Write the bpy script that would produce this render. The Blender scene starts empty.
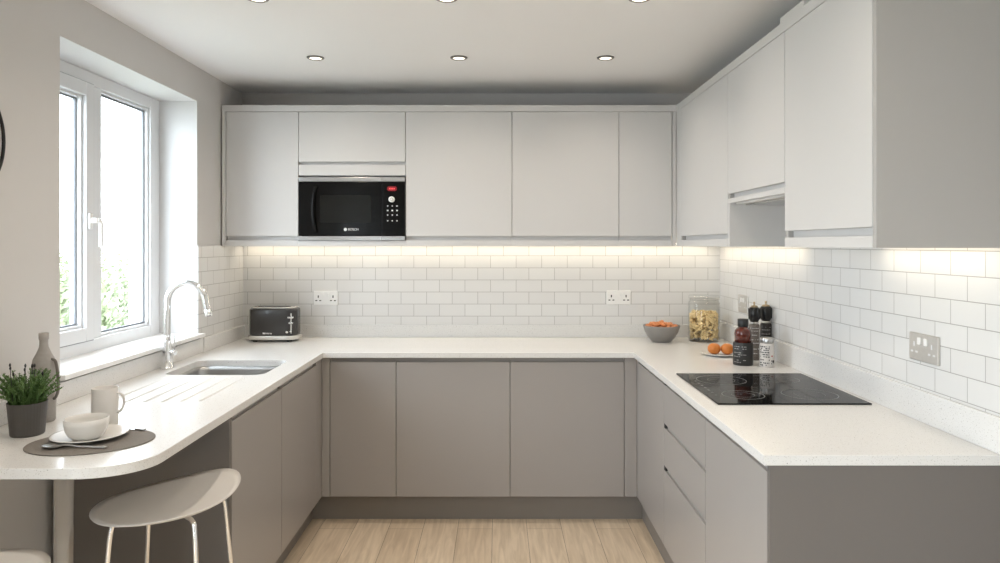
import bpy, bmesh, math, random
from mathutils import Vector, Matrix
from math import pi, sin, cos, radians
random.seed(7)
S = bpy.context.scene
C = S.collection
F = 712.0                      # focal length in pixels of the 1000 px wide frame
# ------------------------------------------------------------------ camera
cam = bpy.data.cameras.new('camera')
cam.sensor_width = 36.0; cam.lens = F*36.0/1000.0
cam.shift_x = 0.002; cam.shift_y = -0.037
cam.clip_start = 0.05; cam.clip_end = 200
co = bpy.data.objects.new('camera', cam); C.objects.link(co)
co.location = (0, 0, 1.461); co.rotation_euler = (pi/2, 0, 0)
S.camera = co
# ------------------------------------------------------------------ exposure
S.view_settings.view_transform = 'Standard'
S.view_settings.look = 'None'
S.view_settings.gamma = 1.0
S.view_settings.use_curve_mapping = False
S.view_settings.exposure = 0.0
# ------------------------------------------------------------------ world: bright overcast sky
w = bpy.data.worlds.new('World'); S.world = w; w.use_nodes = True
bg = w.node_tree.nodes['Background']
bg.inputs[0].default_value = (0.83, 0.915, 1.0, 1); bg.inputs[1].default_value = 12.2
# ------------------------------------------------------------------ room numbers
XL, XR, YB, YF = -1.555, 1.354, 4.333, -2.6
ZC = 2.38
YD, YU = 3.716, 3.989          # base / upper door planes on the far run
XDL, XDR, XU = -0.92, 0.726, 1.0
def portal(loc, rot, sx, sy):
    l = bpy.data.lights.new('daylight_portal', 'AREA'); l.shape = 'RECTANGLE'; l.size = sx; l.size_y = sy
    l.cycles.is_portal = True
    o = bpy.data.objects.new('daylight_portal', l); C.objects.link(o); o.location = loc; o.rotation_euler = rot
portal((-1.87, 3.10, 1.6), (0, -pi/2, 0), 1.25, 1.2)
portal((-1.87, -.25, 1.05), (0, -pi/2, 0), 2.1, 2.4)  # serves the daylight opening added out of view
WARM = (1.0, 0.88, 0.75)
P_SPOT, P_LED = 3.6, .14

# ================================================================== materials
def mat(name, col, rough=0.5, metal=0.0, spec=0.5, coat=0.0, noise=0.0, nscale=40, bump=0.0, trans=0.0, emit=None, es=0, ior=1.45):
    m = bpy.data.materials.new(name); m.use_nodes = True
    nt = m.node_tree; b = nt.nodes['Principled BSDF']
    b.inputs['Base Color'].default_value = (*col, 1)
    b.inputs['Roughness'].default_value = rough
    b.inputs['Metallic'].default_value = metal
    b.inputs['Specular IOR Level'].default_value = spec
    b.inputs['Coat Weight'].default_value = coat
    b.inputs['Transmission Weight'].default_value = trans
    b.inputs['IOR'].default_value = ior
    if emit:
        b.inputs['Emission Color'].default_value = (*emit, 1); b.inputs['Emission Strength'].default_value = es
    n = nt.nodes.new('ShaderNodeTexNoise'); n.inputs['Scale'].default_value = nscale; n.inputs['Detail'].default_value = 4
    g = nt.nodes.new('ShaderNodeTexCoord'); nt.links.new(g.outputs['Object'], n.inputs['Vector'])
    if noise > 0:
        mx = nt.nodes.new('ShaderNodeMix'); mx.data_type = 'RGBA'
        mx.inputs['A'].default_value = (*[c*(1-noise) for c in col], 1)
        mx.inputs['B'].default_value = (*[min(1, c*(1+noise)) for c in col], 1)
        nt.links.new(n.outputs['Fac'], mx.inputs['Factor']); nt.links.new(mx.outputs['Result'], b.inputs['Base Color'])
    if bump > 0:
        bp = nt.nodes.new('ShaderNodeBump'); bp.inputs['Strength'].default_value = bump; bp.inputs['Distance'].default_value = 0.002
        nt.links.new(n.outputs['Fac'], bp.inputs['Height']); nt.links.new(bp.outputs['Normal'], b.inputs['Normal'])
    return m
def thin_glass(name, tint=(1, 1, 1), r=0.02, ior=1.45):
    m = bpy.data.materials.new(name); m.use_nodes = True; nt = m.node_tree
    nt.nodes.remove(nt.nodes['Principled BSDF']); out = nt.nodes['Material Output']
    t = nt.nodes.new('ShaderNodeBsdfTransparent'); t.inputs[0].default_value = (*tint, 1)
    g = nt.nodes.new('ShaderNodeBsdfGlossy'); g.inputs['Roughness'].default_value = r
    f = nt.nodes.new('ShaderNodeFresnel'); f.inputs[0].default_value = ior
    gm = nt.nodes.new('ShaderNodeNewGeometry')      # same reflectance from both faces of the pane
    mr = nt.nodes.new('ShaderNodeMapRange'); mr.inputs['To Min'].default_value = ior; mr.inputs['To Max'].default_value = 1/ior
    nt.links.new(gm.outputs['Backfacing'], mr.inputs['Value']); nt.links.new(mr.outputs[0], f.inputs[0])
    x = nt.nodes.new('ShaderNodeMixShader')
    nt.links.new(f.outputs[0], x.inputs[0]); nt.links.new(t.outputs[0], x.inputs[1]); nt.links.new(g.outputs[0], x.inputs[2])
    nt.links.new(x.outputs[0], out.inputs[0]); return m
def tile_mat(name, axis, u0, z0, bw, rh):
    m = mat(name, (.8, .8, .8), 0.12, spec=0.5); nt = m.node_tree; b = nt.nodes['Principled BSDF']
    g = nt.nodes.new('ShaderNodeNewGeometry'); sp = nt.nodes.new('ShaderNodeSeparateXYZ'); cb = nt.nodes.new('ShaderNodeCombineXYZ')
    nt.links.new(g.outputs['Position'], sp.inputs[0])
    for src, off, dst in ((axis, u0, 'X'), ('Z', z0, 'Y')):
        s = nt.nodes.new('ShaderNodeMath'); s.operation = 'SUBTRACT'; s.inputs[1].default_value = off
        nt.links.new(sp.outputs[src], s.inputs[0]); nt.links.new(s.outputs[0], cb.inputs[dst])
    k = nt.nodes.new('ShaderNodeTexBrick'); nt.links.new(cb.outputs[0], k.inputs['Vector'])
    k.offset = 0.5; k.offset_frequency = 2; k.squash = 1
    k.inputs['Color1'].default_value = (.735, .728, .715, 1); k.inputs['Color2'].default_value = (.70, .69, .678, 1)
    k.inputs['Mortar'].default_value = (.36, .345, .33, 1)
    k.inputs['Scale'].default_value = 1; k.inputs['Mortar Size'].default_value = 0.0014
    k.inputs['Mortar Smooth'].default_value = 0.2; k.inputs['Bias'].default_value = -0.2
    k.inputs['Brick Width'].default_value = bw; k.inputs['Row Height'].default_value = rh
    nt.links.new(k.outputs['Color'], b.inputs['Base Color'])
    inv = nt.nodes.new('ShaderNodeMath'); inv.operation = 'SUBTRACT'; inv.inputs[0].default_value = 1
    nt.links.new(k.outputs['Fac'], inv.inputs[1])
    n = nt.nodes.new('ShaderNodeTexNoise'); n.inputs['Scale'].default_value = 9; nt.links.new(g.outputs['Position'], n.inputs['Vector'])
    ad = nt.nodes.new('ShaderNodeMath'); ad.operation = 'MULTIPLY_ADD'; ad.inputs[1].default_value = 0.6
    nt.links.new(n.outputs['Fac'], ad.inputs[0]); nt.links.new(inv.outputs[0], ad.inputs[2])
    bp = nt.nodes.new('ShaderNodeBump'); bp.inputs['Strength'].default_value = 0.5; bp.inputs['Distance'].default_value = 0.0012
    nt.links.new(ad.outputs[0], bp.inputs['Height']); nt.links.new(bp.outputs['Normal'], b.inputs['Normal'])
    rr = nt.nodes.new('ShaderNodeMath'); rr.operation = 'MULTIPLY_ADD'; rr.inputs[1].default_value = 0.6; rr.inputs[2].default_value = 0.13
    nt.links.new(k.outputs['Fac'], rr.inputs[0]); nt.links.new(rr.outputs[0], b.inputs['Roughness'])
    return m
def quartz_mat():
    m = mat('white_quartz', (.83, .81, .78), 0.22); nt = m.node_tree; b = nt.nodes['Principled BSDF']
    g = nt.nodes.new('ShaderNodeNewGeometry'); last = None
    base = (.735, .725, .71, 1)
    for sc, th, colr in ((190, 0.22, (.60, .585, .565, 1)), (110, 0.13, (.46, .44, .42, 1)), (48, 0.06, (.20, .185, .175, 1))):
        v = nt.nodes.new('ShaderNodeTexVoronoi'); v.inputs['Scale'].default_value = sc; v.inputs['Randomness'].default_value = 1
        nt.links.new(g.outputs['Position'], v.inputs['Vector'])
        lt = nt.nodes.new('ShaderNodeMath'); lt.operation = 'LESS_THAN'; lt.inputs[1].default_value = th
        nt.links.new(v.outputs['Distance'], lt.inputs[0])
        mx = nt.nodes.new('ShaderNodeMix'); mx.data_type = 'RGBA'
        nt.links.new(lt.outputs[0], mx.inputs['Factor'])
        if last: nt.links.new(last, mx.inputs['A'])
        else: mx.inputs['A'].default_value = base
        mx.inputs['B'].default_value = colr; last = mx.outputs['Result']
    nt.links.new(last, b.inputs['Base Color']); return m
def floor_mat():
    m = mat('pale_oak_planks', (.6, .5, .4), 0.42); nt = m.node_tree; b = nt.nodes['Principled BSDF']
    g = nt.nodes.new('ShaderNodeNewGeometry'); sp = nt.nodes.new('ShaderNodeSeparateXYZ'); cb = nt.nodes.new('ShaderNodeCombineXYZ')
    nt.links.new(g.outputs['Position'], sp.inputs[0])
    s = nt.nodes.new('ShaderNodeMath'); s.operation = 'ADD'; s.inputs[1].default_value = 0.029
    nt.links.new(sp.outputs['X'], s.inputs[0]); nt.links.new(s.outputs[0], cb.inputs['Y']); nt.links.new(sp.outputs['Y'], cb.inputs['X'])
    k = nt.nodes.new('ShaderNodeTexBrick'); nt.links.new(cb.outputs[0], k.inputs['Vector'])
    k.offset = 0.37; k.offset_frequency = 2
    k.inputs['Color1'].default_value = (.72, .60, .46, 1); k.inputs['Color2'].default_value = (.64, .52, .385, 1)
    k.inputs['Mortar'].default_value = (.24, .18, .12, 1); k.inputs['Scale'].default_value = 1
    k.inputs['Mortar Size'].default_value = 0.0012; k.inputs['Brick Width'].default_value = 1.22; k.inputs['Row Height'].default_value = 0.178
    mp = nt.nodes.new('ShaderNodeMapping'); mp.inputs['Scale'].default_value = (26, 2.2, 1); nt.links.new(g.outputs['Position'], mp.inputs[0])
    n = nt.nodes.new('ShaderNodeTexNoise'); n.inputs['Scale'].default_value = 1.6; n.inputs['Detail'].default_value = 8; n.inputs['Distortion'].default_value = 0.8
    nt.links.new(mp.outputs[0], n.inputs['Vector'])
    r = nt.nodes.new('ShaderNodeValToRGB'); r.color_ramp.elements[0].position = .3; r.color_ramp.elements[1].position = .7
    r.color_ramp.elements[0].color = (.80, .77, .73, 1); r.color_ramp.elements[1].color = (1.08, 1.08, 1.08, 1)
    nt.links.new(n.outputs['Fac'], r.inputs[0])
    mx = nt.nodes.new('ShaderNodeMix'); mx.data_type = 'RGBA'; mx.blend_type = 'MULTIPLY'; mx.inputs['Factor'].default_value = 1
    nt.links.new(k.outputs['Color'], mx.inputs['A']); nt.links.new(r.outputs[0], mx.inputs['B'])
    nt.links.new(mx.outputs['Result'], b.inputs['Base Color'])
    bp = nt.nodes.new('ShaderNodeBump'); bp.inputs['Strength'].default_value = 0.15; bp.inputs['Distance'].default_value = 0.001
    nt.links.new(n.outputs['Fac'], bp.inputs['Height']); nt.links.new(bp.outputs['Normal'], b.inputs['Normal'])
    return m
M = {}
M['wall'] = mat('warm_grey_wall_paint', (.64, .62, .602), 0.75, noise=.015, nscale=3, bump=.05)
M['white_paint'] = mat('white_paint', (.72, .715, .715), 0.6, noise=.01)
M['ceiling'] = mat('ceiling_paint', (.87, .862, .862), 0.8, noise=.01, nscale=3)
M['upper'] = mat('pale_grey_satin', (.60, .59, .58), 0.32, noise=.01, nscale=5)
M['base'] = mat('taupe_grey_satin', (.345, .322, .305), 0.33, noise=.015, nscale=5)
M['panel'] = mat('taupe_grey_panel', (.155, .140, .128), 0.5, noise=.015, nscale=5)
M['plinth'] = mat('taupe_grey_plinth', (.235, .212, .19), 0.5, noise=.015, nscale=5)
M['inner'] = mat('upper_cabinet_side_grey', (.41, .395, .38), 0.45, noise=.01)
M['upvc'] = mat('white_window_plastic', (.78, .79, .81), 0.25, noise=.005)
M['seal'] = mat('grey_rubber_seal', (.22, .23, .25), 0.6, noise=.05)
M['glass'] = thin_glass('window_glass', (.97, .98, .98))
M['jarglass'] = thin_glass('jar_glass', (.995, .997, .99), ior=1.3)
M['quartz'] = quartz_mat()
M['floor'] = floor_mat()
M['tile_back'] = tile_mat('white_metro_tile_far', 'X', -1.5217, 1.319, .1554, .0733)
M['tile_left'] = tile_mat('white_metro_tile_left', 'Y', 3.72, 1.319, .1554, .0733)
M['tile_right'] = tile_mat('white_metro_tile_right', 'Y', 1.969-.0758, 1.2245, .1516, .0727)
M['steel'] = mat('brushed_steel', (.50, .495, .49), 0.28, 1.0, noise=.06, nscale=120)
M['sinksteel'] = mat('sink_steel', (.42, .415, .41), 0.30, 1.0, noise=.06, nscale=60)
M['chrome'] = mat('polished_chrome', (.88, .88, .88), 0.13, 1.0, noise=.02)
M['post_steel'] = mat('satin_chrome', (.85, .85, .85), 0.26, 1.0, noise=.02)
M['white_plastic'] = mat('white_plastic', (.84, .83, .81), 0.3, noise=.01)
M['socket_dark'] = mat('socket_slots', (.03, .03, .03), 0.5, noise=.1)
M['socket_grey'] = mat('brushed_socket_plate', (.62, .60, .57), 0.35, 0.6, noise=.06, nscale=90)
M['black_glass'] = mat('black_glass', (.006, .0055, .005), 0.05, spec=.5, noise=.05, ior=1.16)
M['mw_glass'] = mat('microwave_black_glass', (.004, .004, .004), 0.16, spec=.22, noise=.05)
M['mw_window'] = mat('microwave_window_mesh', (.010, .010, .009), 0.2, spec=.2, noise=.3, nscale=300)
M['mark'] = mat('pale_printed_mark', (.75, .75, .75), 0.5, noise=.02)
M['dimmark'] = mat('dim_printed_mark', (.30, .29, .28), 0.5, noise=.02)
M['hobmark'] = mat('hob_ring_print', (.17, .17, .17), 0.3, noise=.05)
M['display'] = mat('red_display', (.10, .002, .004), 0.3, emit=(.60, .005, .02), es=.28)
M['display_digits'] = mat('red_digits', (.6, .1, .1), 0.3, emit=(1, .08, .08), es=.7)
M['toaster'] = mat('charcoal_gloss_enamel', (.038, .036, .035), 0.16, noise=.04, coat=.1)
M['cream'] = mat('toaster_trim', (.70, .68, .64), 0.25, 0.5, noise=.02)
M['black'] = mat('black_plastic', (.012, .012, .012), 0.35, noise=.1)
M['ceramic'] = mat('off_white_ceramic', (.74, .72, .69), 0.22, noise=.01)
M['cupc'] = mat('matte_white_ceramic', (.70, .67, .64), 0.45, noise=.01)
M['stoneware'] = mat('speckled_stoneware', (.37, .345, .32), 0.6, noise=.14, nscale=70, bump=.35)
M['twine'] = mat('dark_handle_glaze', (.19, .17, .15), 0.5, noise=.15)
M['placemat'] = mat('grey_felt_placemat', (.20, .18, .16), 0.9, noise=.15, nscale=200, bump=.5)
M['pot'] = mat('charcoal_pot', (.085, .078, .073), 0.5, noise=.08)
M['soil'] = mat('dark_soil', (.03, .022, .015), 0.95, noise=.4, nscale=150, bump=1)
M['leaf'] = mat('herb_leaf_green', (.11, .20, .06), 0.5, noise=.45, nscale=60)
M['leaf_tip'] = mat('herb_dark_tip', (.035, .035, .04), 0.6, noise=.3)
M['bowlgrey'] = mat('warm_grey_bowl_glaze', (.23, .215, .20), 0.3, noise=.02)
M['apricot'] = mat('dried_apricot', (.64, .24, .09), 0.45, noise=.25, nscale=40)
M['mandarin'] = mat('mandarin_peel', (.58, .19, .035), 0.4, noise=.22, nscale=30, bump=.3)
M['stalk'] = mat('pale_stalk_end', (.75, .5, .3), 0.6, noise=.2)
M['pasta'] = mat('pale_yellow_pasta', (.74, .56, .29), 0.5, noise=.25, nscale=50)
M['amber'] = mat('amber_glass', (.085, .014, .008), 0.08, noise=.1, coat=.5)
M['blacklabel'] = mat('black_label', (.022, .022, .022), 0.45, noise=.15)
M['spice'] = mat('peppercorn_fill', (.16, .14, .125), 0.4, noise=.8, nscale=160)
M['spice_dark'] = mat('dark_peppercorn_fill', (.025, .02, .018), 0.4, noise=.8, nscale=160)
M['whitelabel'] = mat('pale_label', (.62, .59, .56), 0.5, noise=.1, nscale=100)
M['redmark'] = mat('red_label_mark', (.4, .03, .03), 0.5, noise=.1)
M['stool'] = mat('stool_shell', (.68, .645, .605), 0.35, noise=.01)
M['brass'] = mat('warm_brass', (.38, .30, .19), 0.3, 1, noise=.05)
M['ringsteel'] = mat('downlight_ring', (.22, .21, .20), 0.3, 1.0, noise=.05)
M['lamp'] = mat('downlight_lens', (1, 1, 1), 0.5, emit=(1, .88, .70), es=2.2)
M['led'] = mat('led_strip_diffuser', (1, 1, 1), 0.5, emit=(1, .86, .62), es=5)
M['hedge'] = mat('haze_paled_leaf', (.28, .32, .19), 0.7, noise=.5, nscale=6)  # leaf colour paled to stand in for haze and overexposure
M['bark'] = mat('bark', (.2, .15, .1), 0.9, noise=.3)
M['lawn'] = mat('lawn', (.20, .215, .17), 0.9, noise=.3, nscale=4)
M['post'] = mat('white_post', (.8, .8, .8), 0.6, noise=.02)

# ================================================================== mesh helpers
def box(bm, x0, x1, y0, y1, z0, z1, bev=0.0, seg=2):
    m = Matrix.Translation(((x0+x1)/2, (y0+y1)/2, (z0+z1)/2)) @ Matrix.Diagonal((abs(x1-x0), abs(y1-y0), abs(z1-z0), 1))
    t = bmesh.new(); bmesh.ops.create_cube(t, size=1, matrix=m)
    if bev > 0: bmesh.ops.bevel(t, geom=t.edges[:], offset=bev, segments=seg, profile=.5, affect='EDGES')
    merge(bm, t)
def merge(bm, t, mtx=None, mi=None):
    if mtx is not None: bmesh.ops.transform(t, matrix=mtx, verts=t.verts[:])
    mp = {v: bm.verts.new(v.co) for v in t.verts}
    for f in t.faces:
        try:
            nf = bm.faces.new([mp[v] for v in f.verts]); nf.smooth = f.smooth; nf.material_index = f.material_index if mi is None else mi
        except ValueError: pass
    t.free()
def lathe(bm, prof, seg=40, c=(0, 0, 0), sx=1, sy=1, cap=True):
    rings = []
    for r, z in prof:
        if r < 1e-6: rings.append([bm.verts.new((c[0], c[1], c[2]+z))])
        else: rings.append([bm.verts.new((c[0]+sx*r*cos(2*pi*i/seg), c[1]+sy*r*sin(2*pi*i/seg), c[2]+z)) for i in range(seg)])
    for a, b in zip(rings, rings[1:]):
        for i in range(seg):
            j = (i+1) % seg
            if len(a) == 1 and len(b) == 1: break
            if len(a) == 1: f = bm.faces.new((a[0], b[j], b[i]))
            elif len(b) == 1: f = bm.faces.new((a[i], a[j], b[0]))
            else: f = bm.faces.new((a[i], a[j], b[j], b[i]))
            f.smooth = True
    if cap:
        for r in (rings[0], rings[-1]):
            if len(r) > 1: bm.faces.new(r)
def tube(bm, pts, rad, seg=12, cap=True):
    pts = [Vector(p) for p in pts]
    if not isinstance(rad, (list, tuple)): rad = [rad]*len(pts)
    t0 = (pts[1]-pts[0]).normalized()
    up = Vector((0, 0, 1)) if abs(t0.z) < .9 else Vector((1, 0, 0))
    n = t0.cross(up).normalized(); rings = []; prev = t0
    for i, p in enumerate(pts):
        t = ((pts[min(i+1, len(pts)-1)]-p).normalized() + (p-pts[max(i-1, 0)]).normalized()).normalized()
        q = prev.rotation_difference(t); n = q @ n; n = (n - t*n.dot(t)).normalized(); b = t.cross(n); prev = t
        rings.append([bm.verts.new(p + rad[i]*(cos(2*pi*k/seg)*n + sin(2*pi*k/seg)*b)) for k in range(seg)])
    for a, b in zip(rings, rings[1:]):
        for i in range(seg):
            f = bm.faces.new((a[i], a[(i+1) % seg], b[(i+1) % seg], b[i])); f.smooth = True
    if cap: bm.faces.new(rings[0]); bm.faces.new(rings[-1])
def spline(pts, n=10):
    pts = [Vector(p) for p in pts]; P = [2*pts[0]-pts[1]] + pts + [2*pts[-1]-pts[-2]]; out = []
    for i in range(1, len(P)-2):
        for k in range(n):
            t = k/n; a, b, c, d = P[i-1], P[i], P[i+1], P[i+2]
            out.append(.5*((2*b)+(c-a)*t+(2*a-5*b+4*c-d)*t*t+(3*b-a-3*c+d)*t**3))
    out.append(pts[-1]); return out
def prism(bm, outline, z0, z1, bev=0.0, seg=2):
    t = bmesh.new()
    f = t.faces.new([t.verts.new((x, y, z0)) for x, y in outline])
    r = bmesh.ops.extrude_face_region(t, geom=[f])
    bmesh.ops.translate(t, verts=[v for v in r['geom'] if isinstance(v, bmesh.types.BMVert)], vec=(0, 0, z1-z0))
    bmesh.ops.recalc_face_normals(t, faces=t.faces[:])
    if bev > 0:
        ed = [e for e in t.edges if abs(e.verts[0].co.z-e.verts[1].co.z) < 1e-6]
        bmesh.ops.bevel(t, geom=ed, offset=bev, segments=seg, profile=.5, affect='EDGES')
    merge(bm, t)
def rrect(cx, cy, hx, hy, r, n=6):
    o = []
    for sx, sy, a in ((1, 1, 0), (-1, 1, pi/2), (-1, -1, pi), (1, -1, 3*pi/2)):
        for k in range(n+1):
            t = a + pi/2*k/n; o.append((cx+sx*(hx-r)+r*cos(t), cy+sy*(hy-r)+r*sin(t)))
    return o
def ell(cx, cy, a, b, rot=0, n=56):
    return [(cx+a*cos(t)*cos(rot)-b*sin(t)*sin(rot), cy+a*cos(t)*sin(rot)+b*sin(t)*cos(rot)) for t in (2*pi*i/n for i in range(n))]
def wloc(o):
    v = Vector((0, 0, 0))
    while o: v += o.location; o = o.parent
    return v
def new(): return bmesh.new()
def obj(name, bm, m, parent=None, world=True, origin=None, smooth=None):
    """link bm as one mesh object; world=True: verts are world coordinates and are re-based on the parent / origin"""
    bmesh.ops.recalc_face_normals(bm, faces=bm.faces[:])
    off = Vector((0, 0, 0))
    if world:
        if parent is not None: off = wloc(parent)
        if origin is None:
            co_ = [v.co for v in bm.verts]
            mn = Vector((min(c.x for c in co_), min(c.y for c in co_), min(c.z for c in co_)))
            mx = Vector((max(c.x for c in co_), max(c.y for c in co_), max(c.z for c in co_)))
            origin = Vector(((mn.x+mx.x)/2, (mn.y+mx.y)/2, mn.z))
        origin = Vector(origin)
        bmesh.ops.translate(bm, verts=bm.verts[:], vec=-origin)
    me = bpy.data.meshes.new(name); bm.to_mesh(me); bm.free()
    for x in (m if isinstance(m, (list, tuple)) else [m]): me.materials.append(M[x] if isinstance(x, str) else x)
    o = bpy.data.objects.new(name, me); C.objects.link(o)
    if world: o.location = origin-off
    if parent is not None: o.parent = parent
    return o
def tag(o, label, cat, group=None):
    o['label'] = label; o['category'] = cat
    if group: o['group'] = group
    return o
def thing(name, label, cat, loc=(0, 0, 0), rotz=0, group=None):
    o = bpy.data.objects.new(name, None); C.objects.link(o); o.empty_display_size = .05
    o.location = loc; o.rotation_euler = (0, 0, rotz); return tag(o, label, cat, group)
def struct(name, bm, m, parent=None):
    o = obj(name, bm, m, parent); o['kind'] = 'structure'; return o
def copy_tree(o, parent=None):
    c = o.copy(); C.objects.link(c); c.parent = parent
    for ch in list(o.children): copy_tree(ch, c)
    return c
def text_mesh(name, s, size, m, parent, loc, rot, extrude=.0006):
    cu = bpy.data.curves.new(name, 'FONT'); cu.body = s; cu.size = size; cu.extrude = extrude; cu.align_x = 'LEFT'; cu.align_y = 'CENTER'
    t = bpy.data.objects.new(name, cu); C.objects.link(t)
    dg = bpy.context.evaluated_depsgraph_get(); me = bpy.data.meshes.new_from_object(t.evaluated_get(dg))
    bpy.data.objects.remove(t)
    me.materials.clear(); me.materials.append(M[m])
    o = bpy.data.objects.new(name, me); C.objects.link(o); o.parent = parent; o.location = Vector(loc)-wloc(parent); o.rotation_euler = rot
    return o
def apply_bool(o, cutters):
    for c in cutters:
        md = o.modifiers.new('b', 'BOOLEAN'); md.operation = 'DIFFERENCE'; md.object = c; md.solver = 'EXACT'
    dg = bpy.context.evaluated_depsgraph_get(); dg.update()
    me = bpy.data.meshes.new_from_object(o.evaluated_get(dg))
    o.modifiers.clear(); o.data = me
    for c in cutters: bpy.data.objects.remove(c)

# ================================================================== room shell
T = .30
b = new(); box(b, XL-T, XR+T, YF-T, YB+T, -.12, 0); struct('floor', b, 'floor')
b = new(); box(b, XL-T, XR+T, YF-T, YB+T, ZC, ZC+.12); struct('ceiling', b, 'ceiling')
b = new(); box(b, XL-T, XR+T, YB, YB+T, 0, ZC); struct('wall_back', b, 'wall')
b = new(); box(b, XR, XR+T, YF, YB, 0, ZC); struct('wall_right', b, 'wall')
WY0, WY1, WZ0, WZ1 = 2.527, 3.678, 0.98, 2.202
XF = -1.7475                                    # inner face of the window frame
b = new(); XO = XL-T
def quad(bm, pts, mi=0):
    f = bm.faces.new([bm.verts.new(p) for p in pts]); f.material_index = mi
GY0, GY1, GZ = -1.4, .9, 2.08
box(b, XO, XL, YF, GY0, 0, ZC); box(b, XO, XL, GY0, GY1, GZ, ZC); box(b, XO, XL, GY1, WY0, 0, ZC)
box(b, XO, XL, WY1, YB, 0, ZC); box(b, XO, XL, WY0, WY1, 0, WZ0); box(b, XO, XL, WY0, WY1, WZ1, ZC)
bmesh.ops.remove_doubles(b, verts=b.verts[:], dist=1e-5)
for f in b.faces:
    c = f.calc_center_median()
    if XO+.01 < c.x < XL-.01 and WY0-.001 <= c.y <= WY1+.001 and WZ0-.001 <= c.z <= WZ1+.001: f.material_index = 1
struct('wall_left', b, ['wall', 'white_paint'])
b = new(); box(b, XL, XR, YF-T, YF, 0, ZC); struct('wall_front', b, 'wall')
# glazed door added out of view in the near left wall, to let in daylight
pd = bpy.data.objects.new('added_daylight_window', None); C.objects.link(pd); pd.location = (XL-.2, -.25, 0); pd['kind'] = 'structure'
b = new(); gx0, gx1 = XL-.22, XL-.15
for y0, y1, z0, z1 in ((GY0, GY0+.07, 0, GZ), (GY1-.07, GY1, 0, GZ), (GY0+.07, GY1-.07, GZ-.07, GZ), (GY0+.07, GY1-.07, 0, .06), (-.29, -.21, .06, GZ-.07)):
    box(b, gx0, gx1, y0, y1, z0, z1, .004)
obj('window_frame', b, 'upvc', pd)
for y0, y1 in ((GY0+.07, -.29), (-.21, GY1-.07)):
    b = new(); box(b, XL-.19, XL-.184, y0, y1, .06, GZ-.07); obj('window_pane', b, 'glass', pd)

# tiled splashbacks
TT = .006
b = new(); box(b, XL, XR, YB-TT, YB, .90, 1.47); struct('trim_1', b, 'tile_back')
b = new(); box(b, XL, XL+TT, WY1+.002, YB-TT, .90, 1.455); struct('trim_2', b, 'tile_left')
b = new(); box(b, XR-TT, XR, 1.2, YB-TT, .90, 1.47); struct('trim_3', b, 'tile_right')

# ================================================================== window
win = bpy.data.objects.new('window_1', None); C.objects.link(win); win.location = (XF-.035, 3.10, 1.0); win['kind'] = 'structure'
def fr(bm, x0, x1, y0, y1, z0, z1, wd, bev=.004):
    for a in ((y0, y0+wd, z0, z1), (y1-wd, y1, z0, z1), (y0+wd, y1-wd, z1-wd, z1), (y0+wd, y1-wd, z0, z0+wd)):
        box(bm, x0, x1, a[0], a[1], a[2], a[3], bev)
ZS = 1.0
b = new()
box(b, XF-.07, XF, WY0, 2.585, ZS, WZ1, .004); box(b, XF-.07, XF, 3.585, WY1, ZS, WZ1, .004)
box(b, XF-.07, XF, 2.585, 3.585, 2.145, WZ1, .004); box(b, XF-.07, XF, 2.585, 3.585, ZS, 1.055, .004)
box(b, XF-.07, XF, 3.062, 3.14, 1.055, 2.145, .004)
obj('window_frame', b, 'upvc', win)
b = new(); fr(b, XF-.055, XF+.012, 2.588, 3.062, 1.052, 2.148, .058); obj('window_sash', b, 'upvc', win)
b = new(); fr(b, XF-.052, XF-.006, 2.646, 3.004, 1.110, 2.090, .012, .002); fr(b, XF-.052, XF-.012, 3.14, 3.585, 1.055, 2.145, .012, .002)
obj('glazing_bead', b, 'upvc', win)
b = new(); fr(b, XF-.034, XF-.024, 2.655, 2.996, 1.118, 2.082, .011, 0); fr(b, XF-.038, XF-.028, 3.15, 3.576, 1.064, 2.136, .011, 0)
fr(b, XF-.003, XF+.002, 2.584, 3.074, 1.048, 2.152, .012, 0)
obj('rubber_seal', b, 'seal', win)
for y0, y1, z0, z1 in ((2.655, 2.996, 1.118, 2.082), (3.15, 3.576, 1.064, 2.136)):
    b = new(); box(b, XF-.036, XF-.030, y0, y1, z0, z1); obj('window_pane', b, 'glass', win)
b = new(); box(b, XF-.35-.0, XF-.07, WY0-.04, WY1+.04, .955, .985, .003); obj('outer_sill', b, 'upvc', win)
b = new(); box(b, XF, XL-.0, WY0, WY1, .98, 1.0)
box(b, XL, XL+.035, WY0-.025, WY1+.022, .98, 1.0)
t = new(); prism(t, [(XF, WY0), (XL, WY0), (XL, WY0-.025), (XL+.035, WY0-.025), (XL+.035, WY1+.022), (XL, WY1+.022), (XL, WY1), (XF, WY1)], .982, 1.002, .004)
b.free(); obj('window_sill', t, 'white_plastic', win)
b = new()
hy, hz = 3.025, 1.56
box(b, XF+.012, XF+.022, hy-.013, hy+.013, hz-.035, hz+.035, .004)
box(b, XF+.022, XF+.048, hy-.010, hy+.010, hz-.008, hz+.014, .004)
tube(b, spline([(XF+.045, hy, hz+.004), (XF+.050, hy+.012, hz), (XF+.051, hy+.018, hz-.02), (XF+.05, hy+.020, hz-.11)], 8), [.010]*25, 10)
obj('window_handle', b, 'white_plastic', win)

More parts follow.
